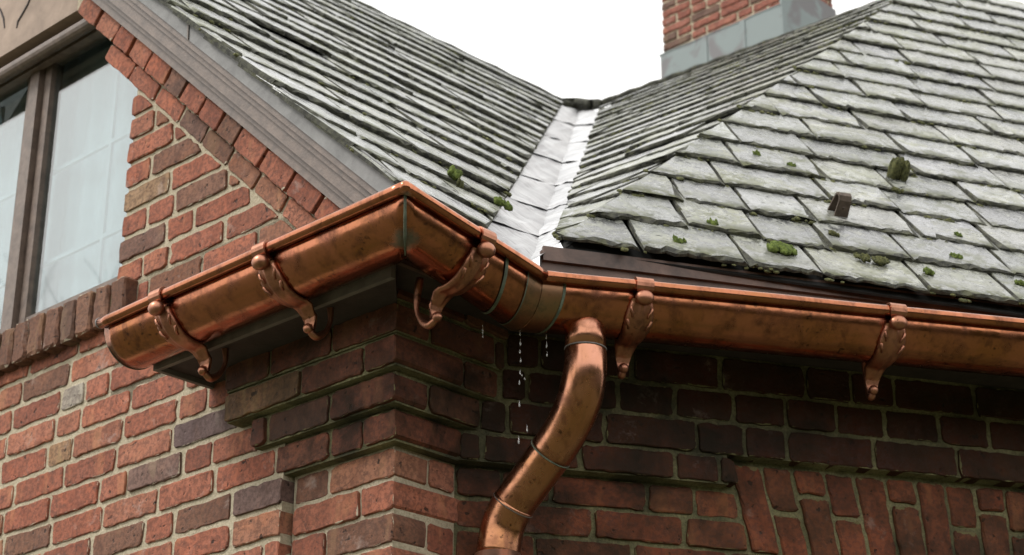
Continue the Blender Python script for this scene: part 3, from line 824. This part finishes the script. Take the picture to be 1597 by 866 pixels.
hpart('ridge_capping', rc, M_EDGE)

# ---- chimney
Q0 = at(1034, 100, P0, N2); Q1 = at(1218, 22, Q0, n1)
cw = np.dot(Q1 - Q0, U1)
ch = MB(); ch.prism([Q0 - UP * .4 - n1 * .009 + U1 * .008, Q0 + U1 * (cw - .008) - UP * .4 - n1 * .009, Q0 + U1 * (cw - .008) - UP * .4 - n1 * .5, Q0 + U1 * .008 - UP * .4 - n1 * .5], UP * 1.6)
chim = hpart('chimney', ch, M_MORTAR); chim['label'] = 'brick chimney with grey flashing at its foot'
bh = .0515
for k in range(-1, 16):
    z0 = Q0[2] + .02 + k * bh; x = 0.0; f = True
    while x < cw - .02:
        w = (.19 if k % 2 else .095) if f else (ru(.175, .195) if rnd() < .7 else .09); f = False
        b = min(x + w, cw)
        add_brick(chim, Q0, U1, n1, rect(x, b, z0 + .004, z0 + bh - .004), 0, random.choice([(.33, .125, .090), (.36, .145, .105), (.30, .115, .085), (.18, .11, .085)]), depth=.045 if b < cw else .09, bev=.004)
        x = b + .011
    y = .10
    while y < .48:
        w = ru(.17, .19); add_brick(chim, Q0 + U1 * cw, d2, -d1, rect(y, min(y + w, .5), z0 + .004, z0 + bh - .004), 0, random.choice([(.33, .125, .09), (.29, .115, .085)]), depth=.045, bev=.004); y += w + .011
fl = MB(); fl.prism([Q0 - UP * .14 + n1 * .003 - U1 * .006, Q0 + U1 * (cw + .006) - UP * .14 + n1 * .003, Q0 + U1 * (cw + .006) + UP * .040 + n1 * .003, Q0 - U1 * .006 + UP * .052 + n1 * .003], n1 * .009)
for q in (.36, .68): fl.box(Q0 + U1 * cw * q - UP * .14 + n1 * .0125, U1 * .03, UP * (.186 - .012 * q), n1 * .004)
fl.tube([Q0 + U1 * (cw * t) + UP * (.052 - .012 * t + .002 * math.sin(t * 17)) + n1 * .010 for t in np.linspace(-.02, 1.02, 14)], .006, 6)
sub('apron_flashing', fl, M_FLASH, chim)
fl = MB(); fl.box(Q0 + U1 * (cw + .004) - UP * .2 - n1 * .5, n1 * .512, UP * .43, U1 * .012); sub('side_flashing', fl, M_FLASH, chim)

# ================================================================== GUTTER
GO = .38; GR = .078; BEAD = .0128
G1 = at(632, 292, C + n2 * GO, n2); G2 = at(850, 431, C + n2 * GO, n2); o1 = np.dot(G1 - C, n1)
GE = at(157, 504, C + n1 * o1, n1); G3 = at(1597, 506, G2, n3)
G3 = G2 + (G3 - G2) * 1.6
b12 = (n1 + n2) / (1 + np.dot(n1, n2)); b23 = bis23
STAINS += [(G1 - b12 * .06 - UP * .08, .06), (G1 - UP * .02, .025)]
M_COPPER = copper_material('aged_copper', (.45, .170, .098), (.105, .044, .029), (.34, .135, .058), True, .14)
M_COPPER_B = copper_material('bracket_copper', (.42, .19, .125), (.13, .06, .042), (.32, .15, .085), False, .36)
M_COPPER_P = copper_material('pipe_copper', (.50, .235, .155), (.20, .085, .052), (.40, .18, .085), False, .2)
M_NEW = copper_material('bright_new_copper', (.86, .50, .36), (.70, .40, .28), (.86, .50, .36), False, .3)
gut = empty('copper_gutter', tuple(G2)); tag(gut, 'long half round copper gutter bending round the brick corner below the slates', 'gutter')
def gpart(name, mb, mat, smooth=True, root=None):
    root = root or gut
    o = link(name, mesh(name, mb.v, mb.f, smooth), mat); o.parent = root; o.matrix_basis = root.matrix_basis.inverted(); return o
GI = .0135
prof = [(-(GI + GR - GR * math.cos(a)), -.006 - GR * math.sin(a)) for a in np.linspace(-.06, math.pi, 30)]
def trough(P, Q, bp, bq, grow=0.0, seg=None, full=True):
    n = seg or max(2, int(np.linalg.norm(Q - P) / .025)); m = MB(); V = []
    k = len(prof)
    ins = []
    for i in range(n + 1):
        t = i / n
        for (a, h) in prof:
            cxp, czp = -(GI + GR), -.006
            sc = 1 + grow / GR
            a2, h2 = cxp + (a - cxp) * sc, czp + (h - czp) * sc
            base = P + (Q - P) * t; bb = bp + (bq - bp) * t
            # outward direction blends between the mitre planes at both ends only in the first and last slice
            V.append((P + bp * a2 + UP * h2) * (1 - t) + (Q + bq * a2 + UP * h2) * t)
    # slight dents along the sheet
    V2 = []
    for v in V:
        d = mnoise.noise(Vector(v) * 9) * .0008; V2.append(v + UP * d)
    F = [(i * k + j, (i + 1) * k + j, (i + 1) * k + j + 1, i * k + j + 1) for i in range(n) for j in range(k - 1)]
    m.add(V2, F); return m
def wp(P, b, along, t): return P + along * t
e12, e23 = nrm(G2 - G1), nrm(G3 - G2)
for (P, Q, bp, bq) in ((GE, G1, n1, b12), (G1, G2, b12, b23), (G2, G3, b23, n3)):
    o = gpart('gutter_trough', trough(P, Q, bp, bq), M_COPPER)
    so_ = o.modifiers.new('thickness', 'SOLIDIFY'); so_.thickness = .0022; so_.offset = -1
for (P, Q, ext) in ((GE, G1, 0), (G1, G2, 0), (G2, G3, 0)):
    m = MB(); n = max(3, int(np.linalg.norm(Q - P) / .03))
    m.tube([lerp(P, Q, i / n) + UP * mnoise.noise(Vector(lerp(P, Q, i / n)) * 6) * .0012 for i in range(n + 1)], BEAD, 14)
    gpart('rim_bead', m, M_COPPER)
m = MB(); m.ball(G1, n1 * BEAD * 1.05, d1 * BEAD * 1.05, UP * BEAD * 1.05); gpart('bead_corner', m, M_COPPER)
m = MB(); m.ball(G2, n1 * BEAD * 1.02, d1 * BEAD * 1.02, UP * BEAD * 1.02); gpart('bead_corner', m, M_COPPER)
# stop end
m = MB(); pts = [GE + n1 * a + UP * h for a, h in prof]
m.add([p + d1 * .001 for p in pts] + [p + d1 * .003 for p in pts], [tuple(range(len(pts))), tuple(range(2 * len(pts) - 1, len(pts) - 1, -1))] + [(i, i + 1, len(pts) + i + 1, len(pts) + i) for i in range(len(pts) - 1)])
gpart('end_cap', m, M_COPPER, False)
m = MB(); m.tube([GE + n1 * (a - .001) + UP * (h) for a, h in prof[2:]], .003, 6); gpart('end_seam', m, M_VERD)
m = MB(); m.tube([GE, GE + d1 * .004], BEAD * 1.05, 12); gpart('bead_cap', m, M_LEAD)
# soldered seams
def seam(P, Q, bp, bq, t, w=.010, mat=None, grow=.0050, name='solder_seam'):
    L = np.linalg.norm(Q - P); a, b = t - w / L / 2, t + w / L / 2
    m = trough(lerp(P, Q, a), lerp(P, Q, b), lerp(bp, bq, a), lerp(bp, bq, b), grow, 2)
    return gpart(name, m, mat or M_VERD)
seam(G1, G2, b12, b23, .73, .009); seam(G2, G3, b23, n3, .027, .006); seam(G1, G2, b12, b23, .89, .003)
seam(G2, G3, b23, n3, .16, .05, M_COPPER, .0036, 'overlap_sleeve') if False else None
M_PATINA = copper_material('patinated_copper', (.30, .15, .085), (.085, .080, .055), (.24, .16, .095), False, .34)
seam(G1, G2, b12, b23, .945, .044, M_PATINA, .0034, 'bend_sleeve'); seam(G2, G3, b23, n3, .013, .046, M_PATINA, .0034, 'bend_sleeve')
m = MB(); m.tube([G1 + b12 * a + UP * h + b12 * .003 for a, h in prof[:17]], .0030, 6); gpart('mitre_seam', m, M_VERD)

def catmull(pts, k=8):
    P = [pts[0] * 2 - pts[1]] + list(pts) + [pts[-1] * 2 - pts[-2]]; out = []
    for i in range(1, len(P) - 2):
        a, b, c, d = P[i - 1], P[i], P[i + 1], P[i + 2]
        for j in range(k):
            t = j / k; out.append(.5 * (2 * b + (c - a) * t + (2 * a - 5 * b + 4 * c - d) * t * t + (3 * b - a - 3 * c + d) * t ** 3))
    out.append(P[-2]); return out
# ---- brackets
def bracket(Pt, nn, tt, label, hook=True):
    """Pt point on the rim, nn outward, tt along the gutter (to the viewer's right)"""
    root = empty('gutter_bracket', tuple(Pt)); tag(root, label, 'bracket', 'ornate copper brackets holding the gutter')
    def X(a, h, s=0.0): return Pt + nn * a + UP * h + tt * s
    def gp(name, m, smooth=True): return gpart(name, m, M_COPPER_B, smooth, root)
    # clip round the bead
    m = MB(); V = []; F = []; k = 12; wd = .0195
    for i in range(k):
        a = math.radians(-70 + 270 * i / (k - 1)); 
        for r in (BEAD + .001, BEAD + .0055):
            for s in (-wd, wd): V.append(X(r * math.cos(a), r * math.sin(a), s * (1 if i else .8)))
    for i in range(k - 1):
        b = i * 4; c = b + 4
        F += [(b + 2, b + 3, c + 3, c + 2), (b, c, c + 1, b + 1), (b, b + 2, c + 2, c), (b + 1, c + 1, c + 3, b + 3)]
    F += [(0, 1, 3, 2), ((k - 1) * 4, (k - 1) * 4 + 2, (k - 1) * 4 + 3, (k - 1) * 4 + 1)]
    m.add(V, F); gp('clip', m, False)
    m = MB(); m.ball(X(.007, -.030), nn * .017, tt * .021, UP * .017, 16, 10); gp('boss', m)
    # leaf strap that follows the underside of the trough
    cx, cz = -(GI + GR), -.006; R = GR + .004
    path = [(cx + R * math.cos(a), cz - R * math.sin(a)) for a in np.linspace(math.radians(14), math.radians(100), 15)]
    last = path[-1]
    tail = [(last[0] - .014, last[1] - .005), (last[0] - .025, last[1] - .018), (last[0] - .031, last[1] - .036), (last[0] - .033, last[1] - .054)]
    path += tail; n = len(path)
    wdt = [.022 + .009 * math.sin(min(1, i / 5) * math.pi / 2) if i < 5 else .031 - .006 * ((i - 5) / 10) if i < 15 else .025 - .015 * ((i - 15) / (n - 16)) for i in range(n)]
    m = MB(); V = []; F = []; cs = 11
    for i, (a, h) in enumerate(path):
        p, q = path[max(i - 1, 0)], path[min(i + 1, n - 1)]; t = nrm(np.array([q[0] - p[0], q[1] - p[1]])); no = np.array([-t[1], t[0]])
        if np.dot(no, (a - cx, h - cz)) < 0: no = -no
        for j in range(cs):
            s = -1 + 2 * j / (cs - 1)
            flute = .0026 * math.cos(s * math.pi * 2.5) * (1 - .5 * i / n)
            dome = .0085 * (1 - s * s) + flute + .003 + (.003 if abs(s) > .85 and i < 9 and i % 3 else 0)
            V.append(X(a + no[0] * dome, h + no[1] * dome, s * wdt[i]))
        for j in (cs - 1, 0):
            V.append(X(a - no[0] * .001, h - no[1] * .001, (1 if j else -1) * wdt[i]))
    st = cs + 2
    for i in range(n - 1):
        for j in range(st):
            j2 = (j + 1) % st; F.append((i * st + j, i * st + j2, (i + 1) * st + j2, (i + 1) * st + j))
    F += [tuple(range(st)), tuple((n - 1) * st + j for j in range(st - 1, -1, -1))]
    m.add(V, F); gp('leaf_strap', m)
    # side leaflets
    for sd_ in (-1, 1):
        m = MB()
        for i0 in (2, 5):
            pts = []
            for q in range(6):
                a, h = path[i0 + q // 2]; e = q / 5
                nx_, nz_ = nrm(np.array([a - cx, h - cz])); pr = .0045 + .004 * math.sin(e * math.pi)
                pts.append(X(a + nx_ * pr, h + nz_ * pr - .004 * e, sd_ * (wdt[i0] * (.93 - .35 * e))))
            m.tube(pts, [.0022, .0040, .0042, .0036, .0026, .0015], 7)
        gp('leaflet', m)
    tipA, tipH = path[-1]
    m = MB(); m.ball(X(tipA + .006, tipH + .002), nn * .0115, tt * .011, UP * .0115, 12, 8); gp('finial', m)
    # scrolled arm back up to the fascia
    m = MB(); q_ = 1.0 if hook else .45
    pts = catmull([X(tipA + .002, tipH - .002), X(tipA - .018 * q_, tipH - .010), X(tipA - .042 * q_, tipH + .008), X(tipA - .056 * q_, tipH + .040), X(tipA - .052 * q_, tipH + .078), X(tipA - .046 * q_, tipH + .105)], 5)
    m.tube(pts, [.0072 + .0018 * math.sin(e * 9) for e in np.linspace(0, 1, len(pts))], 9); gp('scroll_arm', m)
    m = MB(); e0 = path[n - 5]
    m.tube([X(e0[0] - .004, e0[1] - .004), X(e0[0] - .03, e0[1] - .004), X(e0[0] - .045, e0[1] - .02), X(tipA - .012, tipH + .012)], [.006, .0065, .0055, .003], 8); gp('inner_curl', m)
    return root
def on_seg(P, Q, x):                                # point of the rim seen at pixel column x
    lo, hi = 0.0, 1.0
    def px(t):
        v = lerp(P, Q, t) - CAM; return 798.5 + FPX * v[0] / (v[1] * cp_ + v[2] * sp_)
    inc = px(1) > px(0)
    for _ in range(50):
        m = (lo + hi) / 2
        if (px(m) < x) == inc: lo = m
        else: hi = m
    return lerp(P, Q, lo)
bracket(on_seg(GE, G1, 249), n1, U1, 'copper leaf bracket nearest the open left end of the gutter, below the window sill')
bracket(on_seg(GE, G1, 411), n1, U1, 'copper leaf bracket midway along the short left run of the gutter')
bracket(on_seg(G1, G2, 755), n2, d2, 'copper leaf bracket on the gutter between the mitred corner and the bend, below the valley')
bracket(on_seg(G2, G3, 1003), n3, d3, 'copper leaf bracket just right of the downpipe', False)
bracket(on_seg(G2, G3, 1397), n3, d3, 'copper leaf bracket far right on the long gutter run', False)

# ================================================================== DOWNPIPE
def p3(x, y, off): return at(x, y, D + n3 * off, n3)
GC = GO - .006 - GR + .016
s0 = p3(913, 545, GC); top = s0 + UP * .085
keys = [s0, p3(912, 580, GC - .003), p3(903, 625, GC - .03), p3(884, 668, GC - .075), p3(858, 708, GC - .12), p3(826, 752, GC - .17), p3(800, 788, .10), p3(784, 822, .075), p3(776, 866, .068)]
pr = .0445
dp = empty('copper_downpipe', tuple(keys[-1] - UP * 1.5)); tag(dp, 'swan necked copper downpipe dropping from the gutter to the wall', 'downpipe')
body = catmull(keys)
def dpart(name, m, mat=None, smooth=True): return gpart(name, m, mat or M_COPPER_P, smooth, dp)
m = MB(); m.tube([s0 + UP * .080, s0 + UP * .078, s0 + UP * .072, s0 + UP * .062, s0 + UP * .048, s0 + UP * .03, s0 - UP * .002], [pr * q for q in (.10, .40, .68, .87, .96, .985, .99)], 32); dpart('outlet', m)
i1, i2 = 32, 48
m = MB(); m.tube(body[:i1 + 1], [pr * (1 + .08 * min(1, i / 14)) for i in range(i1 + 1)], 32); dpart('upper_elbow', m)
m = MB(); m.tube(body[i1 - 1:i2 + 1], [pr * 1.05] * (i2 - i1 + 2), 32); dpart('sloping_pipe', m)
m = MB(); m.tube(body[i2 - 1:], pr * 1.07, 32); dpart('lower_elbow', m)
low = body[-1]
m = MB(); m.tube([low + UP * .001, low - UP * .14], pr * 1.11, 28); dpart('joint_collar', m, M_NEW)
m = MB(); m.tube([low - UP * .13, low - UP * 1.4], pr * .98, 24); dpart('wall_pipe', m)
def ringp(i, rad=.0018, mat=None, k=.998):
    t = nrm(body[min(i + 1, len(body) - 1)] - body[max(i - 1, 0)]); a = nrm(np.cross(t, UP if abs(t[2]) < .99 else d3)); b = np.cross(t, a)
    m = MB(); m.tube([body[i] + (a * math.cos(q) + b * math.sin(q)) * pr * k for q in np.linspace(0, 2 * math.pi, 33)], rad, 6, False); dpart('joint_ring', m, mat or M_VERD)
ringp(0, .0014, M_LEAD); ringp(i1, .0018, None, 1.075); ringp(i2, .0016, M_DARKMETAL, 1.065)

# ================================================================== SMALL THINGS ON THE ROOF
def clump(name, P, nn, r, h, mat, n=7, seed=0):
    rs = random.Random(seed); m = MB()
    a = nrm(np.cross(nn, [0.3, .1, 1])); b = np.cross(nn, a)
    for i in range(n):
        q = P + a * rs.uniform(-r, r) * .75 + b * rs.uniform(-r, r) * .5 + nn * h * .25
        k = rs.uniform(.25, .6)
        bb = len(m.v); m.ball(q, a * r * k, b * r * k, nn * h * rs.uniform(.6, 1.1), 18, 12)
        for vi in range(bb, len(m.v)):
            v = Vector(m.v[vi]); d = mnoise.noise(v * 320) * .0045 + mnoise.noise(v * 110) * .006; v = v + Vector(nn) * d + Vector(a) * d * .6; m.v[vi] = tuple(v)
    o = link(name, mesh(name, [Vector(v) - Vector(P) for v in m.v], m.f, True), mat); o.location = P; return o
def on3(x, y, h=.012): return at(x, y, H0 + N3 * h, N3)
def on1(x, y, h=.012): return at(x, y, A0 + NB * h, NB)
MOSS = [(1218, 388, .030, .016, 'plump bright green moss cushion low on the broad roof slope'),
        (1110, 349, .013, .012, 'small bright moss tuft above the left eave of the broad slope'),
        (1060, 377, .014, .010, 'small moss tuft at a slate joint just above the eave, nearest the hip'),
        (1375, 408, .022, .009, 'flat moss strip in the joint right of the snow guard, near the eave'),
        (1300, 366, .012, .010, 'dull moss tuft directly below the snow guard'),
        (1345, 402, .018, .008, 'moss in the slate joint below and right of the snow guard'),
        (1234, 258, .012, .008, 'moss tuft on a joint higher up and left of the snow guard'),
        (1495, 367, .010, .008, 'moss tuft at right of the roof, two courses above the eave'),
        (1490, 400, .016, .008, 'moss trail at a joint near the eave at right'),
        (1447, 425, .014, .008, 'moss tuft close to the eave above the far right bracket'),
        (1400, 298, .014, .007, 'moss patch just below the brown moss clod'),
        (1592, 443, .012, .010, 'bright moss tuft at the right edge of the roof'),
        (1180, 240, .010, .006, 'yellowish moss spot high on the broad slope near the hip')]
for i, (x, y, r, h, lab) in enumerate(MOSS):
    tag(clump('moss_cushion', on3(x, y, .028), N3, r * 1.0, h * .6, M_MOSS if i not in (3, 4, 5, 10) else M_MOSSD, 14, i), lab, 'moss', 'moss cushions on the slates')
tag(clump('moss_clod', on3(1401, 272, .03), N3, .026, .036, M_MOSSD, 16, 77), 'brown loose clod of dead moss on the broad roof slope', 'moss clod')
for i, (x, y, r, h, lab) in enumerate([(711, 274, .018, .012, 'green moss tuft on the left roof slope above the mitred gutter corner'), (715, 287, .012, .008, 'darker moss speck just under the green tuft on the left slope'),
        (783, 318, .022, .008, 'moss growing along the left edge of the bright valley')]):
    tag(clump('moss_cushion', on1(x, y, .034), NB, r, h, M_MOSS if i != 1 else M_MOSSD, 7, 30 + i), lab, 'moss', 'moss cushions on the slates')
m = MB(); rs = random.Random(3)
for (P, ex, ey, ez) in MOSSY:
    r = rs.uniform(.003, .008)
    bb = len(m.v); m.ball(P, ex * r * rs.uniform(.8, 1.8), ey * r * rs.uniform(.8, 1.6), ez * r * .55, 7, 5)
    for vi in range(bb, len(m.v)): v = Vector(m.v[vi]); m.v[vi] = tuple(v + Vector(ez) * mnoise.noise(v * 300) * .003)
tag(m.build('moss', M_MOSSD, None, True), 'tiny moss tufts scattered in the slate joints', 'moss', kind='stuff')
sg = on3(1310, 344, .016); uy = nrm(np.cross(N3, d3)); uy = uy if uy[2] > 0 else -uy
snow = empty('snow_guard', tuple(sg)); tag(snow, 'small upright brown metal snow guard on the broad slate slope', 'snow guard')
exs = nrm(np.cross(uy, N3)); exs = exs if exs[0] > 0 else -exs
m = MB(); pts = []
def sgp(a, h, s): return sg + uy * a + N3 * h + exs * s
V = []; prf = [(.0, .0), (.002, .052), (.008, .064), (.020, .068), (.032, .062), (.040, .046), (.052, .0), (.047, .0), (.036, .044), (.029, .057), (.020, .062), (.012, .059), (.007, .050), (.005, .0)]
for s in (-.019, .019): V += [sgp(a, h, s * (1 - .12 * (h > .03))) for a, h in prf]
k = len(prf); m.add(V, [tuple(range(k - 1, -1, -1)), tuple(range(k, 2 * k))] + [(i, (i + 1) % k, k + (i + 1) % k, k + i) for i in range(k)]); gpart('hood', m, M_IRON, False, snow)
m = MB(); m.box(sgp(-.004, -.004, -.016), exs * .032, uy * .12, N3 * .004); gpart('strap', m, M_IRON, False, snow)
m = MB(); m.ball(sgp(.0005, .034, .0), exs * .004, uy * .003, N3 * .004, 8, 6); gpart('rivet', m, M_IRON, True, snow)

# ---- falling water drops
def drop(x, y, off, ln, lab):
    P = p3(x, y, off); m = MB(); r = .0019
    n = 7; m.tube([UP * (ln * (i / (n - 1) - .5)) for i in range(n)], [r * .6, r, r * .95, r * .75, r * .5, r * .3, r * .1], 8)
    o = link('water_drop', mesh('water_drop', m.v, m.f, True), M_WATER); o.location = P
    tag(o, lab, 'water drop', 'water drops falling from the gutter')
ORD = ['topmost', 'second', 'third', 'fourth', 'fifth', 'sixth', 'seventh', 'eighth', 'ninth', 'tenth', 'lowest']
for i, (x, y, l) in enumerate(((811, 520, .012), (811.5, 534, .016), (811, 548, .010), (812, 561, .012), (811, 580, .010), (814, 585, .006), (818, 590, .007), (810, 596, .012), (810, 629, .016), (822, 668, .016), (809, 686, .018))):
    drop(x, y, GO - .1, l, ORD[i] + ' falling water drop from the top in the longest drip line, left of the downpipe')
for i, (x, y, l) in enumerate(((753, 513, .024), (753, 524, .008))): drop(x, y, GO - .12, l, ('long', 'short lower')[i] + ' water drop in the leftmost drip line, by the mitred corner bracket')
for i, (x, y, l) in enumerate(((852, 525, .012), (852.5, 537, .018), (853, 552, .012))): drop(x, y, GO - .1, l, ('uppermost', 'middle', 'lower')[i] + ' water drop of the three in the drip line closest to the downpipe')

# ================================================================== GROUND
g = MB(); n = 24; R = 900.0
V = [(-R + 2 * R * i / n, -R + 2 * R * j / n, 0) for j in range(n + 1) for i in range(n + 1)]
g.add(V, [(j * (n + 1) + i, j * (n + 1) + i + 1, (j + 1) * (n + 1) + i + 1, (j + 1) * (n + 1) + i) for j in range(n) for i in range(n)])
def ground_mat():
    m, t, b = newmat('damp_lawn'); N = NT(t); v = N.vec('Object', False)
    c = N.mix(N.ramp(N.noise(v, 1.2, 5, .6), [(.35, 0.0), (.65, 1.0)]), (.050, .060, .022), (.095, .085, .045))
    N.l(c, b.inputs['Base Color']); b.inputs['Roughness'].default_value = .9; return m
tag(g.build('ground', ground_mat()), kind='structure')
# wood added out of view behind the camera: cuts low sky light, darkens reflections
m = MB(); rs = random.Random(5)
for i in range(230):
    az = math.radians(rs.uniform(62, 236)); dist = rs.uniform(13, 24); r = rs.uniform(1.0, 1.9)
    P = np.array([math.sin(az) * dist, math.cos(az) * dist, rs.uniform(.4, 3.0)])
    bb = len(m.v); m.ball(P, np.array([r, 0, 0]), np.array([0, r, 0]), np.array([0, 0, r * 1.1]), 14, 10)
    for vi in range(bb, len(m.v)):
        v = Vector(m.v[vi]); d = (v - Vector(P)).normalized(); m.v[vi] = tuple(v + d * (mnoise.noise(v * 1.7) * .5 + mnoise.noise(v * 5) * .3))
tag(m.build('added_woodland', moss_mat('dark_leaves', (.025, .030, .012), (.065, .065, .025))), kind='stuff')

# a leafless tree across the lawn on the left: the photograph shows it mirrored low in the window panes
def bare_tree(P, h, seed):
    rs = random.Random(seed); root = empty('bare_tree', tuple(P)); tag(root, 'bare leafless tree mirrored low in the window panes', 'tree')
    tr = MB(); tr.tube([P, P + UP * h * .2 + d3 * .05, P + UP * h * .42 - d3 * .04], [.16, .12, .09], 9); gpart('trunk', tr, M_BARK, True, root)
    br = MB()
    def grow(Q, dv, L, r, lev):
        mid = Q + dv * L * .5 + np.array([rs.uniform(-1, 1), rs.uniform(-1, 1), rs.uniform(-.3, .5)]) * L * .08; end = Q + dv * L
        br.tube([Q, mid, end], [r, r * .8, r * .55], 5)
        if lev == 0: return
        for _ in range(3 if lev > 1 else 4):
            nv = nrm(dv + np.array([rs.uniform(-1, 1), rs.uniform(-1, 1), rs.uniform(-.3, .9)]) * .75)
            grow(Q + dv * L * rs.uniform(.45, 1.0), nv, L * rs.uniform(.5, .75), r * .5, lev - 1)
    for k in range(6):
        a = k * 1.05 + rs.uniform(-.3, .3); grow(P + UP * h * rs.uniform(.25, .42), nrm(np.array([math.cos(a) * .7, math.sin(a) * .7, 1.0])), h * .34, .06, 4)
    gpart('crown', br, M_BARK, False, root)
M_BARK = plain('dark_bark', (.06, .05, .04), .9)
bare_tree(np.array([-13.0, 7.6, 0.0]), 7.9, 4)
